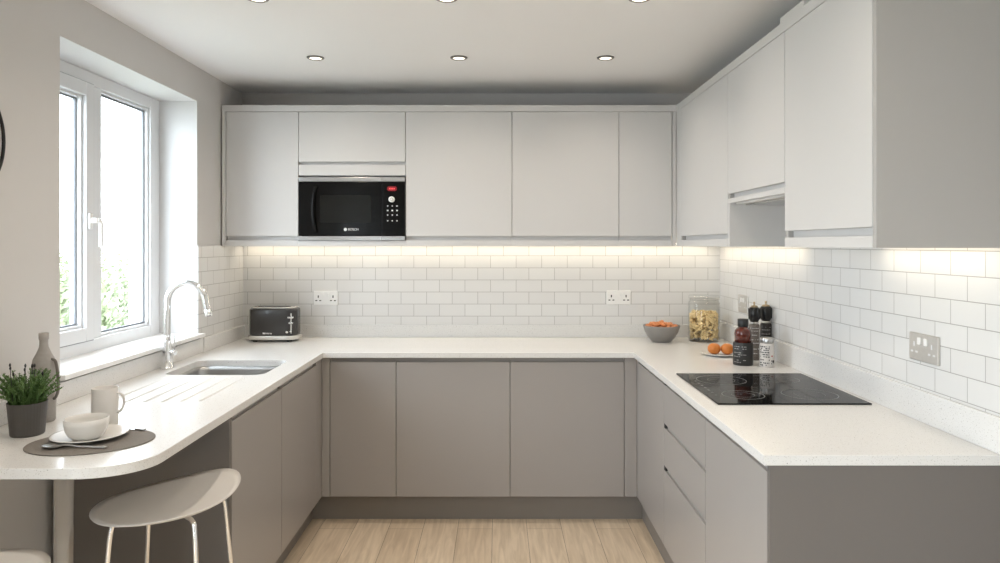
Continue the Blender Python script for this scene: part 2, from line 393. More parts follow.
# ================================================================== cabinets
GAP = .0015
def base_x(y0, y1, xf, sgn, label, kind='door', drawers=None, end=None, name='base_cabinet', fill=None, opened=False):
    """unit standing along a side wall; xf front plane, sgn=+1 fronts face +x (left run), -1 face -x"""
    xb = xf - sgn*.565; th = .02*sgn
    c = thing(name, label, 'cabinet', ((xf+xb)/2, (y0+y1)/2, 0))
    b = new(); a, d = sorted((xf-th-sgn*.001, xb))
    if opened:                  # open-topped box for the sink basin
        box(b, a, d, y0+.001, y0+.019, .145, .871); box(b, a, d, y1-.019, y1-.001, .145, .871); box(b, a, d, y0+.019, y1-.019, .145, .163)
        box(b, d-.016, d, y0+.019, y1-.019, .163, .871); box(b, a, a+.012, y0+.019, y1-.019, .163, .871)
    else: box(b, a, d, y0+.001, y1-.001, .145, .871)
    obj('carcass', b, 'base', c)
    for yy in (y0+.08, y1-.08):
        for xx in (xf-sgn*.14, xb+sgn*.06): b = new(); lathe(b, [(.018, 0), (.018, .01), (.012, .02), (.012, .145)], 12, (xx, yy, 0)); obj('foot', b, 'black', c)
    spans = [(.145, .848)] if kind == 'door' else drawers
    for z0, z1 in spans:
        b = new(); a, d = sorted((xf, xf-th)); box(b, a, d, y0+GAP, y1-GAP-(0 if fill is None else fill), z0, z1, .0012)
        fo = obj('door' if kind == 'door' else 'drawer_front', b, 'base', c)
        if kind != 'door':
            b = new(); a, d = sorted((xf-sgn*.001, xf-th)); yy = y1-.004
            box(b, a, d, yy-.020, yy, z1+.0008, z1+.0192); obj('finger_pull_end', b, 'socket_dark', fo)
    for z0, z1 in spans:       # shallow finger groove above each front
        b = new(); a, d = sorted((xf-sgn*.010, xf-th)); top = .871 if z1 > .8 else z1+.0197
        box(b, a, d, y0+GAP, y1-GAP-(fill or 0)-.026, z1+.0005, top); obj('finger_groove', b, 'base', c)
    if fill is not None:
        b = new(); a, d = sorted((xf, xf-th)); box(b, a, d, y1-fill, y1-GAP, .145, .871, .0008); obj('corner_filler', b, 'base', c)
    if end:
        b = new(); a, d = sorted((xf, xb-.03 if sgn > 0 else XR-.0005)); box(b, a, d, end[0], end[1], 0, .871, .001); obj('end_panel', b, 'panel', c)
    return c
# left run (fronts face +x)
base_x(3.030, 3.716, XDL, 1, 'taupe base cabinet below the sink, beside the far left corner', fill=.115, opened=True)
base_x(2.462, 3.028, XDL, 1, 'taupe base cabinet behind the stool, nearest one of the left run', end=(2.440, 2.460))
# right run (fronts face -x)
base_x(3.119, 3.716, XDR, -1, 'narrow-looking base cabinet door in the far right corner, beyond the drawers', fill=.03)
base_x(2.493, 3.117, XDR, -1, 'three-drawer base cabinet under the black hob', kind='drawers', drawers=[(.145, .476), (.496, .660), (.680, .848)])
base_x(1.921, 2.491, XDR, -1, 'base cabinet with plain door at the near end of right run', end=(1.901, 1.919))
def base_y(x0, x1, label, name='base_cabinet'):
    c = thing(name, label, 'cabinet', ((x0+x1)/2, YD+.3, 0))
    b = new(); box(b, x0+.001, x1-.001, YD+.021, YD+.56, .145, .871); obj('carcass', b, 'base', c)
    for xx in (x0+.05, x1-.05):
        for yy in (YD+.14, YD+.5): b = new(); lathe(b, [(.018, 0), (.018, .01), (.012, .02), (.012, .145)], 12, (xx, yy, 0)); obj('foot', b, 'black', c)
    b = new(); box(b, x0+GAP, x1-GAP, YD, YD+.02, .145, .848, .0012); obj('door', b, 'base', c)
bxs = [-.877, -.532, .063, .659]
base_y(bxs[0], bxs[1], 'narrow taupe base cabinet, leftmost on the far wall')
base_y(bxs[1], bxs[2], 'wide taupe base cabinet in the middle of the far wall')
base_y(bxs[2], bxs[3], 'wide taupe base cabinet, rightmost on the far wall')
b = new(); box(b, XDL+.001, bxs[0]-.0015, YD, YD+.02, .145, .871, .0008); tag(obj('corner_post', b, 'base'), 'slim taupe filler strip in the left inner corner of base units', 'filler panel')
b = new(); box(b, bxs[3]+.0015, XDR-.001, YD, YD+.02, .145, .871, .0008); tag(obj('corner_post', b, 'base'), 'slim taupe filler strip in the right inner corner of base units', 'filler panel')
# plinth (one U)
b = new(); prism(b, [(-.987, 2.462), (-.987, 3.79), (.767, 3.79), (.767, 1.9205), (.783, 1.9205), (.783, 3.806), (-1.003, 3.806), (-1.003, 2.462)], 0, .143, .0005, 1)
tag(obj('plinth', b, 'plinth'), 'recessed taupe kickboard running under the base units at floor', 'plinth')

# worktop
ZT, ZU = .90, .872
ol = [(XL, YB), (XL, 1.783)]
R = .16
for k in range(13):
    a = -pi/2 + pi/2*k/12; ol.append((-.907-R+R*cos(a)*1.0, 1.783+R*.9+R*.9*sin(a)))
ol += [(-.907, 3.695), (.706, 3.695), (.708, 1.895), (XR, 1.895), (XR, YB)]
b = new(); prism(b, ol, ZU, ZT, .002, 2)
wt = obj('worktop', b, 'quartz', origin=(0, 3.9, ZU)); tag(wt, 'white speckled quartz worktop wrapping the kitchen in a U shape', 'worktop')
SX0, SX1, SY0, SY1 = -1.445, -1.012, 3.06, 3.452
cut = []
b = new(); prism(b, rrect((SX0+SX1)/2, (SY0+SY1)/2, (SX1-SX0)/2, (SY1-SY0)/2, .05, 8), ZU-.02, ZT+.02); cut.append(obj('c', b, 'quartz'))
for i in range(6):
    x = SX0+.055+i*.065; b = new()
    t = new(); bmesh.ops.create_cone(t, cap_ends=True, segments=16, radius1=.0085, radius2=.0085, depth=.50-.012*i)
    merge(b, t, Matrix.Translation((x, SY0-.29, ZT+.0045)) @ Matrix.Rotation(pi/2+radians(.6), 4, 'X')); cut.append(obj('c', b, 'quartz'))
apply_bool(wt, cut)
b = new(); box(b, XL+TT, XR-TT, YB-.026, YB-TT, ZT, .975, .002); tag(obj('upstand', b, 'quartz'), 'speckled quartz upstand along the far wall behind the toaster', 'upstand')
b = new(); box(b, XL+TT, XL+.026, WY1+.032, YB-.026, ZT, .975, .002); box(b, XL, XL+.02, 1.783, WY1+.03, ZT, .975, .002); tag(obj('upstand', b, 'quartz'), 'speckled quartz upstand below the window along the left wall', 'upstand')
b = new(); box(b, XR-.017, XR-TT, 1.895, YB-.026, ZT, .999, .002); tag(obj('upstand', b, 'quartz'), 'speckled quartz upstand along the right wall', 'upstand')

# ------------------------------------------------------------------ sink
sk = thing('sink', 'undermounted stainless steel sink basin cut into the left worktop', 'sink', ((SX0+SX1)/2, (SY0+SY1)/2, ZU-.19))
b = new(); cx, cy = (SX0+SX1)/2, (SY0+SY1)/2; hx, hy_ = (SX1-SX0)/2, (SY1-SY0)/2
rings = []
for dx, z, r in ((.012, ZU-.001, .06), (.0, ZU-.001, .05), (-.004, ZU-.02, .05), (-.010, ZU-.15, .05), (-.022, ZU-.175, .055), (-.05, ZU-.186, .06), (-.12, ZU-.19, .06)):
    rings.append([b.verts.new((x, y, z)) for x, y in rrect(cx, cy, hx+dx, hy_+dx, r, 8)])
for p, q in zip(rings, rings[1:]):
    for i in range(len(p)):
        f = b.faces.new((p[i], p[(i+1) % len(p)], q[(i+1) % len(p)], q[i])); f.smooth = True
b.faces.new(rings[-1]); obj('basin', b, 'sinksteel', sk)
b = new(); lathe(b, [(.0, .004), (.03, .004), (.042, .002), (.045, 0)], 32, (cx, cy, ZU-.19), cap=False); obj('drain', b, 'chrome', sk)

# ------------------------------------------------------------------ tap
tx, ty = -1.493, 3.215
tp = thing('kitchen_tap', 'tall chrome swan-neck tap standing behind the sink', 'tap', (tx, ty, ZT))
b = new(); lathe(b, [(.0275, 0), (.0275, .004), (.026, .006), (.0235, .05), (.019, .09), (.0145, .125), (.0128, .135)], 32, (tx, ty, ZT)); obj('body', b, 'chrome', tp)
b = new(); pts = [(tx, ty, ZT+.13), (tx, ty, ZT+.22), (tx+.001, ty, ZT+.29)]
for k in range(1, 13):
    a = pi - (pi*.90)*k/12; pts.append((tx+.087+.086*cos(a), ty, ZT+.30+.087*sin(a)))
pts += [(tx+.178, ty, ZT+.285), (tx+.183, ty, ZT+.262)]
tube(b, spline(pts, 4), .014, 18); obj('spout', b, 'chrome', tp)
b = new(); tube(b, [(tx+.182, ty, ZT+.268), (tx+.189, ty, ZT+.236)], [.0152, .0158], 18); obj('spray_head', b, 'chrome', tp)
b = new(); tube(b, [(tx+.012, ty-.004, ZT+.075), (tx+.042, ty-.014, ZT+.075)], .0115, 14)
tube(b, [(tx+.035, ty-.012, ZT+.08), (tx+.036, ty-.012, ZT+.155)], [.006, .0042], 10); obj('lever_handle', b, 'chrome', tp)

# ================================================================== upper cabinets
ZD0, ZD1, ZR, ZB, ZTOP = 1.508, 2.206, 1.485, 1.452, 2.2425
def upper_y(x0, x1, label, mw=False, x0b=None):
    c = thing('wall_cabinet', label, 'cabinet', ((x0+x1)/2, YU+.17, ZB))
    b = new()
    if mw: box(b, x0+.001, x1-.001, YU+.021, YB, 1.846, ZTOP-.003)
    else: box(b, x0+.001, x1-.001, YU+.021, YB-.001, 1.4715, ZTOP-.003)
    obj('carcass', b, 'upper', c)
    b = new(); z0 = 1.925 if mw else ZD0
    box(b, x0+GAP, x1-GAP, YU, YU+.02, z0, ZD1-.002, .0012); obj('door', b, 'upper', c)
    b = new()
    if mw:
        box(b, x0+.001, x1-.001, YU, YU+.02, 1.848, 1.908, .001)
    else:
        box(b, x0+.0002, x1-.0002, YU, YU+.02, ZB, ZR, .0008)
    obj('bottom_rail', b, 'upper', c)
    if mw: 
        b = new(); box(b, x0+.0002, x1-.0002, YU, YU+.02, ZB, 1.481, .0008); box(b, x0+.001, x1-.001, YU+.02, YB-TT-.001, 1.468, 1.481); obj('shelf', b, 'upper', c)
        b = new(); box(b, x0+.001, x1-.001, YU+.325, YB-TT-.001, 1.482, 1.845); obj('back_panel', b, 'upper', c)
uxs = [-1.524, -1.118, -.518, .0784, .678, .975]
upper_y(uxs[0], uxs[1], 'pale grey wall cabinet at far left, beside the microwave')
upper_y(uxs[1], uxs[2], 'pale grey wall cabinet with short door above the built-in microwave', mw=True)
upper_y(uxs[2], uxs[3], 'pale grey wall cabinet directly right of the microwave')
upper_y(uxs[3], uxs[4], 'pale grey wall cabinet, third full-height wide one, above the right socket')
upper_y(uxs[4], uxs[5], 'narrow pale grey wall cabinet in the far right corner above bowl')
def upper_x(y0, y1, label, zdoor=ZD0, zr=ZR, zb=ZB, end=None, fill=0, far=YB):
    c = thing('wall_cabinet', label, 'cabinet', (XU+.17, (y0+y1)/2, zb))
    b = new(); box(b, XU+.021, XR-TT-.001, y0+.001, y1-.001, zb+.0195, ZTOP-.003); obj('carcass', b, ['upper'], c)
    b = new(); box(b, XU, XU+.02, y0+GAP, y1-GAP-fill, zdoor, ZD1-.002, .0012); obj('door', b, 'upper', c)
    b = new(); box(b, XU, XU+.02, y0+.0002, y1-.0002, zb, zr, .0008)
    if fill: box(b, XU, XU+.02, y1-fill, y1-.0002, zr, ZD1, .0008)
    obj('bottom_rail', b, 'upper', c)
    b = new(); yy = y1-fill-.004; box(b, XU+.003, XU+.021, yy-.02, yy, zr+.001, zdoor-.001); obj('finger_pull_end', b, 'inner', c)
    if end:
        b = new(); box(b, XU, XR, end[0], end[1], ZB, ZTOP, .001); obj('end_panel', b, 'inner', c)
    return c
far_c = upper_x(3.100, 3.9885, 'pale grey corner wall cabinet on right wall, beyond the extractor opening', fill=.10)
b = new(); box(b, XU+.002, XR-TT-.001, 3.083, 3.0995, ZB, 1.641, .001); obj('side_panel', b, 'upper', far_c)
hood_c = upper_x(2.485, 3.0985, 'shorter pale grey wall cabinet over the hob hiding the extractor', 1.68, 1.66, 1.64)
near_c = upper_x(1.902, 2.4835, 'nearest tall pale grey wall cabinet on the right wall', end=(1.882, 1.900))
# surround: top rail + left stile
b = new()
box(b, XU, XU+.02, 1.9005, YU-.0002, ZD1, ZTOP, .0008)
tag(obj('cabinet_top_rail', b, 'upper'), 'pale grey rail along the top of the right wall cabinets', 'trim rail')
b = new(); box(b, XL+.008, XU+.0198, YU, YU+.02, ZD1, ZTOP, .0008)
tr = obj('cabinet_top_rail', b, 'upper'); tag(tr, 'pale grey rail with side stiles framing the far wall cabinets', 'trim rail')
b = new(); box(b, XL+.008, uxs[0]-.0015, YU, YU+.02, ZB, ZD1, .0008); box(b, XL+.008, uxs[0]-.0015, YU+.02, YB-TT-.001, ZB+.003, ZD1); obj('side_stile', b, 'upper', tr)
b = new(); box(b, uxs[5]+.003, XU-.0005, YU+.004, YU+.02, ZB, ZD1, .0008); obj('corner_stile', b, 'upper', tr)
# casing above hood cabinet
b = new(); box(b, XU+.006, XU+.22, 2.345, 2.54, ZTOP-.0005, 2.268, .001)
tag(obj('duct_casing', b, 'upper'), 'low pale box on top of the nearest right wall cabinet', 'casing')

# extractor
ex = thing('extractor_hood', 'slim extractor recessed under the short cabinet over the hob', 'extractor', (XU+.17, 2.79, 1.60))
b = new(); box(b, XU+.03, XR-TT-.003, 2.50, 3.08, 1.635, 1.6585, .002); obj('housing', b, 'white_plastic', ex)
b = new(); box(b, XU+.06, XR-.07, 2.53, 2.785, 1.628, 1.635, .002); obj('grease_filter', b, 'steel', ex)
b = new(); box(b, XU+.06, XR-.07, 2.795, 3.05, 1.628, 1.635, .002); obj('grease_filter', b, 'steel', ex)

# ------------------------------------------------------------------ LED strips
def led(name_lab, x0, x1, y0, y1, z):
    b = new(); box(b, x0, x1, y0, y1, z-.008, z)
    o = obj('led_strip', b, 'led'); tag(o, name_lab, 'strip light')
    l = bpy.data.lights.new('led_glow', 'AREA'); l.shape = 'RECTANGLE'; l.size = x1-x0; l.size_y = y1-y0
    l.energy = P_LED*max(x1-x0, y1-y0)*4.2; l.color = (1.0, .90, .73)
    g = bpy.data.objects.new('led_glow', l); C.objects.link(g); g.parent = o
    g.location = (0, 0, -.002)
led('warm LED strip under the far wall cabinets', XL+.02, XR-.09, YB-.075, YB-.06, 1.468)
led('warm LED strip under right wall cabinet in far corner', XR-.075, XR-.06, 3.12, 4.25, 1.468)
led('warm LED strip under the nearest right wall cabinet', XR-.075, XR-.06, 1.91, 2.47, 1.468)

# ------------------------------------------------------------------ downlights
def downlight(x, y, label, group=None):
    d = thing('ceiling_downlight', label, 'ceiling light', (x, y, ZC-.006), group=group)
    b = new(); lathe(b, [(.030, .0), (.033, -.001), (.041, .002), (.043, .006), (.030, .006), (.030, 0)], 36, (x, y, ZC-.006), cap=False); obj('trim_ring', b, 'ringsteel', d)
    b = new(); lathe(b, [(0, .001), (.020, .001), (.0295, .003), (.0295, .0055)], 32, (x, y, ZC-.006), cap=False); obj('lens', b, 'lamp', d)
    l = bpy.data.lights.new('downlight_lamp', 'SPOT'); l.energy = P_SPOT*4; l.color = WARM; l.spot_size = radians(150); l.spot_blend = 1; l.shadow_soft_size = .035
    g = bpy.data.objects.new('downlight_lamp', l); C.objects.link(g); g.parent = d; g.location = (0, 0, -.008)
dx = [-.897, -.192, .529]
for x, n in zip(dx, ('left', 'middle', 'right')): downlight(x, 3.50, '%s spotlight of the far row in the ceiling' % n)
for x, n in zip(dx, ('left', 'middle', 'right')): downlight(x, 2.655, '%s spotlight cut by the top edge of the picture' % n)
for yy in (1.75, .85, -.4, -1.5):
    for x in (dx[0], dx[2]): downlight(x, yy, 'ceiling spotlight nearer than the visible rows', 'spotlights over the near room')

# ================================================================== microwave
mx0, mx1 = uxs[1]+.003, uxs[2]-.003
YM = YU-.006
mw = thing('microwave', 'black built-in microwave with steel strips among wall cabinets', 'microwave', ((mx0+mx1)/2, YU+.16, 1.482))
b = new(); box(b, mx0+.01, mx1-.01, YU+.022, YU+.32, 1.483, 1.838); obj('body', b, 'black', mw)
def mpx(p): return (p-498)*YM/F
def mpz(y): return 1.461-(y-244.5)*YM/F
xd = mpx(381.7)
b = new(); box(b, mx0, xd-.001, YM, YU+.022, 1.509, 1.812, .0015); dr = obj('door', b, 'mw_glass', mw)
b = new(); box(b, xd+.001, mx1, YM, YU+.022, 1.509, 1.812, .0015); cp = obj('control_panel', b, 'mw_glass', mw)
for nm, z0, z1 in (('top_strip', 1.814, 1.838), ('bottom_strip', 1.483, 1.507)):
    b = new(); box(b, mx0, xd-.001, YM-.002, YU+.022, z0, z1, .001); box(b, xd+.001, mx1, YM-.002, YU+.022, z0, z1, .001); obj(nm, b, 'steel', mw)
b = new(); t = new(); prism(t, rrect(0, 0, .142, .078, .012, 5), 0, .0012)
merge(b, t, Matrix.Translation((mpx(345.5), YM, mpz(209))) @ Matrix.Rotation(pi/2, 4, 'X')); obj('viewing_window', b, 'mw_window', dr)
b = new(); tube(b, spline([(mpx(316), YM+.002, mpz(186)), (mpx(314.5), YM-.010, mpz(194)), (mpx(313.5), YM-.016, mpz(209)), (mpx(314.5), YM-.010, mpz(224)), (mpx(316), YM+.002, mpz(232))], 6), [.010]*25, 12); obj('door_handle', b, 'mw_glass', dr)
b = new(); t = new(); prism(t, ell(0, 0, .009, .009, 0, 20), 0, .001); merge(b, t, Matrix.Translation((mpx(345.4), YM, mpz(229.4))) @ Matrix.Rotation(pi/2, 4, 'X')); obj('round_emblem', b, 'mark', dr)
text_mesh('brand_lettering', 'BOSCH', .018, 'mark', dr, (mpx(348), YM-.0005, mpz(229.5)), (pi/2, 0, 0))
b = new(); t = new(); prism(t, rrect(0, 0, .027, .013, .011, 5), 0, .0012); merge(b, t, Matrix.Translation((mpx(392), YM, mpz(188.7))) @ Matrix.Rotation(pi/2, 4, 'X')); ds = obj('display', b, 'display', cp)
b = new()
for k in range(4): box(b, mpx(392)-.016+k*.0085, mpx(392)-.0105+k*.0085, YM-.002, YM-.0012, mpz(188.7)-.0045, mpz(188.7)+.0045)
obj('display_digits', b, 'display_digits', ds)
b = new(); lathe(b, [(0, .020), (.014, .020), (.0165, .017), (.0165, 0)], 32); bmesh.ops.transform(b, matrix=Matrix.Translation((mpx(391.9), YM, mpz(199.5))) @ Matrix.Rotation(pi/2, 4, 'X'), verts=b.verts[:]); dl = obj('dial', b, 'white_plastic', cp)
b = new()
t = new(); lathe(t, [(.007, 0), (.009, 0), (.009, .001), (.007, .001), (.007, 0)], 20, cap=False); merge(b, t, Matrix.Translation((mpx(391.9), YM-.020, mpz(199.5))) @ Matrix.Rotation(pi/2, 4, 'X')); obj('dial_mark', b, 'dimmark', dl)
b = new()
for i, px in enumerate((387.7, 392.3, 397)):
    for j, py in enumerate((206, 210.5, 215, 220.8)):
        x, z = mpx(px), mpz(py); h = .004 if j != 1 else .0055
        b = new(); box(b, x-h*.8, x+h*.8, YM-.0008, YM, z-h*.7, z+h*.7); obj('key', b, 'mark', cp)

# ================================================================== hob
hb = thing('induction_hob', 'black glass hob set into the right worktop', 'hob', (1.04, 2.78, ZT))
b = new(); box(b, .769, 1.308, 2.489, 3.073, ZT+.0005, ZT+.0055, .0015); gl = obj('glass_top', b, 'black_glass', hb)
for i, (x, y, r) in enumerate(((.905, 2.63, .075), (1.155, 2.64, .098), (.915, 2.92, .098), (1.16, 2.93, .075))):
    b = new(); lathe(b, [(r-.0015, 0), (r+.0015, 0), (r+.0015, .0004), (r-.0015, .0004), (r-.0015, 0)], 56, (x, y, ZT+.0055), cap=False)
    lathe(b, [(r*.55-.0006, 0), (r*.55+.0006, 0), (r*.55+.0006, .0004), (r*.55-.0006, .0004), (r*.55-.0006, 0)], 56, (x, y, ZT+.0055), cap=False)
    obj('cooking_zone', b, 'hobmark', hb)
for k in range(7):
    b = new(); box(b, .80, .808, 2.62+k*.045, 2.632+k*.045, ZT+.0055, ZT+.0059); obj('touch_control', b, 'hobmark', hb)

# ================================================================== toaster
X0 = -1.304; Yt = 4.165
ts = thing('toaster', 'charcoal two-slot toaster on the worktop in far left corner', 'toaster', (X0, Yt, ZT))
def local(o): return o
b = new(); prism(b, rrect(0, 0, .140, .075, .055, 8), .034, .192, .012, 4)
for f in b.faces: f.smooth = True
bd = obj('body', b, 'toaster', ts, world=False)
b = new(); prism(b, rrect(0, 0, .148, .083, .06, 8), .012, .036, .006, 3); obj('base_band', b, 'cream', ts, world=False)
b = new(); prism(b, rrect(0, 0, .135, .070, .05, 8), .006, .013); obj('underside', b, 'black', ts, world=False)
for sx in (-1, 1):
    for sy in (-1, 1):
        b = new(); lathe(b, [(.014, 0), (.014, .008)], 14, (sx*.10, sy*.05, 0)); obj('foot', b, 'black', ts, world=False)
b = new(); prism(b, rrect(0, 0, .130, .066, .045, 8), .1921, .198, .003, 2); tpz = obj('top_plate', b, 'cream', ts, world=False)
for sy in (-1, 1):
    b = new(); box(b, -.105, .085, sy*.024-.013, sy*.024+.013, .1982, .1998, .0005); obj('bread_slot', b, 'black', ts, world=False)
b = new(); box(b, .112, .118, -.0755, -.0705, .05, .165); obj('lever_slot', b, 'cream', ts, world=False)
b = new(); box(b, .098, .131, -.092, -.074, .138, .148, .003); obj('lever', b, 'chrome', ts, world=False)
for z, hw in ((.110, .012), (.062, .006)): b = new(); box(b, .115-hw, .115+hw, -.084, -.074, z-.004, z+.004, .002); obj('button', b, 'chrome', ts, world=False)
b = new(); t = new(); lathe(t, [(.0, .008), (.007, .008), (.009, 0)], 20); merge(b, t, Matrix.Translation((.092, -.075, .058)) @ Matrix.Rotation(pi/2, 4, 'X'))
obj('browning_dial', b, 'chrome', ts, world=False)
b = new()
for k, wd in enumerate((.010, .006, .007, .006, .008)):
    box(b, -.048+k*.011, -.048+k*.011+wd, -.0762, -.0745, .046, .055-.0006*k)
obj('brand_lettering', b, 'mark', ts, world=False)

# ================================================================== sockets
def socket(name, label, loc, rotz, W=.146, H=.086, plate='white_plastic', mark_='socket_dark', rock='white_plastic', gangs=2):
    s = thing(name, label, 'socket', loc, rotz)
    b = new(); box(b, -W/2, W/2, -.009, 0, -H/2, H/2, .003); obj('face_plate', b, plate, s, world=False)
    for g in range(gangs):
        cx_ = (-W/4 if g == 0 else W/4) if gangs == 2 else 0
        b = new(); sg = 1 if g == 0 else -1
        xx = (cx_ + sg*W*.14) if gangs == 2 else 0
        box(b, xx-.0075, xx+.0075, -.014, -.008, H*.10, H*.36, .002); obj('rocker_switch', b, rock, s, world=False)
        b = new()
        for px_, pz, hw, hh in ((0, H*.10, .0035, .0075), (-.012, -H*.18, .006, .003), (.012, -H*.18, .006, .003)):
            box(b, cx_-sg*.008+px_-hw, cx_-sg*.008+px_+hw, -.0096, -.0088, pz-hh, pz+hh)
        obj('pin_slots', b, mark_, s, world=False)
def bx_(px): return (px-498)*(YB-TT)/F
socket('wall_socket', 'white double socket on the tiles right of the toaster', (bx_(326), YB-TT, 1.461-(298-244.5)*4.32/F), 0)
socket('wall_socket', 'white double socket on tiles above the grey bowl', (bx_(618.5), YB-TT, 1.461-(297.5-244.5)*4.32/F), 0)
socket('wall_socket', 'brushed double socket with white switch on the near right wall', (XR-TT, 964/(927.5-498), 1.461-(347.5-244.5)*2.26/F), -pi/2, .152, .088, 'socket_grey', 'mark', 'white_plastic')
socket('fused_switch', 'small brushed switch plate on right wall behind the pepper mills', (XR-TT, 3.90, 1.461-(304-244.5)*3.90/F), -pi/2, .15, .095, 'socket_grey', 'mark', 'white_plastic')

# ================================================================== items on the right worktop
def at(px, py, z=ZT):
    D = (1.461-z)*F/(py-244.5); return Vector(((px-498)*D/F, D, z))
# storage jar with pasta
p = at(704, 340.0); p.y = 4.14; p.x = (704-498)*4.14/F
jr = thing('storage_jar', 'glass storage jar of pale shapes in far right corner', 'jar', p)
r = .089
b = new(); lathe(b, [(0, 0), (r-.006, 0), (r, .008), (r, .225), (r-.008, .240), (r-.010, .247), (r-.013, .247), (r-.012, .238), (r-.004, .224), (r-.004, .012), (0, .008)], 48, cap=False); obj('glass_body', b, 'jarglass', jr, world=False)
b = new(); lathe(b, [(0, .250), (r-.004, .250), (r-.001, .254), (r-.001, .262), (r-.004, .266), (0, .266)], 48, cap=False); lathe(b, [(0, .250), (.05, .247), (.068, .240), (.070, .236), (0, .236)], 40, cap=False); obj('lid', b, 'jarglass', jr, world=False)
b = new(); lathe(b, [(r-.012, .2475), (r-.002, .2475), (r-.002, .2500), (r-.012, .2500), (r-.012, .2475)], 48, cap=False); obj('rubber_seal', b, 'whitelabel', jr, world=False)
b = new(); base_t = []
for n_ in range(480):
    z = random.uniform(.020, .172); a = random.uniform(0, 2*pi)
    rr = (r-.0175) if random.random() < .75 else random.uniform(0, r-.024)
    if z > .16: rr = random.uniform(0, r-.020)
    t = new(); s_ = random.uniform(1.05, 1.45); arc = []
    for k in range(5):
        q = -1.25+2.5*k/4; arc.append((.0085*s_*sin(q), .0085*s_*(1-cos(q)), 0))
    tube(t, arc, [.0030*s_, .0050*s_, .0058*s_, .0050*s_, .0030*s_], 6)
    merge(b, t, Matrix.Translation((rr*cos(a), rr*sin(a), z)) @ Matrix.Rotation(random.uniform(0, 6.28), 4, 'Z') @ Matrix.Rotation(random.uniform(0, 6.28), 4, 'X') @ Matrix.Rotation(random.uniform(0, 6.28), 4, 'Y'))
ps = obj('dry_pasta', b, 'pasta', None, world=False); ps.location = p; ps['kind'] = 'stuff'; tag(ps, 'pale yellow dry pasta filling the glass jar two thirds', 'pasta')
# grey bowl with apricots
p = at(661.5, 339.5); p.y = 4.11; p.x = (661.5-498)*4.11/F
bw = thing('serving_bowl', 'warm grey bowl of orange pieces on the far worktop', 'bowl', p)
prof = [(0, 0), (.050, 0), (.054, .003), (.076, .026), (.095, .058), (.105, .090), (.106, .096), (.1035, .096), (.102, .090), (.091, .060), (.072, .030), (.047, .010), (0, .008)]
b = new(); lathe(b, prof, 56, cap=False); obj('shell', b, 'bowlgrey', bw, world=False)
ap = None; layers = [(.022, .0, 1), (.024, .030, 5), (.050, .0, 1), (.050, .032, 6), (.050, .058, 9), (.078, .0, 1), (.078, .030, 6), (.079, .059, 11), (.088, .082, 13), (.103, .0, 1), (.103, .028, 6), (.101, .056, 10), (.113, .016, 2)]
for z, rad, n_ in layers:
    if z < .07 : continue
    for k in range(n_):
        a = 2*pi*k/n_ + z*40; 
        if ap is None:
            t = new(); bmesh.ops.create_icosphere(t, subdivisions=2, radius=.0145)
            for v in t.verts:
                v.co.z *= .72; v.co += v.co.normalized()*random.uniform(-.0012, .0012)
                if abs(v.co.x) < .004 and v.co.z > 0: v.co.z -= .003
            for f in t.faces: f.smooth = True
            ap = obj('dried_apricot', t, 'apricot', None, world=False); o = ap
        else: o = ap.copy(); C.objects.link(o)
        o.location = p+Vector((rad*cos(a), rad*sin(a), z+random.uniform(-.003, .003)))
        o.rotation_euler = (random.uniform(-.5, .5), random.uniform(-.5, .5), random.uniform(0, 6))
        tag(o, 'small orange dried fruit heaped in the warm grey bowl', 'dried fruit', 'orange dried fruits in the grey bowl')
# small plate + mandarins
p = at(720.5, 355.3)
pl = thing('small_plate', 'small white plate holding two orange fruits, behind the amber bottle', 'plate', p)
b = new(); lathe(b, [(0, 0), (.050, 0), (.054, .002), (.094, .011), (.095, .013), (.093, .014), (.054, .006), (0, .005)], 48, cap=False); obj('dish', b, 'ceramic', pl, world=False)
for dx_, dy_, lab in ((-.032, .0, 'left one of two small orange fruits on the plate'), (.031, -.010, 'right one of two small orange fruits, beside the amber bottle')):
    m_ = thing('mandarin', lab, 'fruit', p+Vector((dx_, dy_, .0055)))
    b = new(); pr = [(0, 0)]+[(.0325*sin(a), .0285-.0285*cos(a)-(.003 if a > 2.9 else 0)) for a in [pi*k/16 for k in range(1, 16)]]+[(0, .053)]
    lathe(b, pr, 28, cap=False); obj('peel', b, 'mandarin', m_, world=False)
    b = new(); lathe(b, [(0, .057), (.005, .0565), (.006, .052)], 12, cap=False); obj('stalk_end', b, 'stalk', m_, world=False)
def dashes(bm, r, zs, a0, a1, wseed, hh=.0012, th=.0006):
    rnd = random.Random(wseed)
    for z in zs:
        a = a0
        while a < a1:
            da = rnd.uniform(.06, .30)
            if rnd.random() < .75:
                e = min(a+da, a1); n_ = max(1, int((e-a)/.08)); 
                for k in range(n_):
                    q0, q1 = a+(e-a)*k/n_, a+(e-a)*(k+1)/n_
                    vs = []
                    for rr in (r, r+th):
                        for q, zz in ((q0, z-hh), (q1, z-hh), (q1, z+hh), (q0, z+hh)): vs.append(bm.verts.new((rr*cos(q), rr*sin(q), zz)))
                    for idx in ((4, 5, 6, 7), (0, 1, 5, 4), (3, 2, 6, 7), (0, 3, 7, 4), (1, 2, 6, 5)): bm.faces.new([vs[i] for i in idx])
            a += da+.08
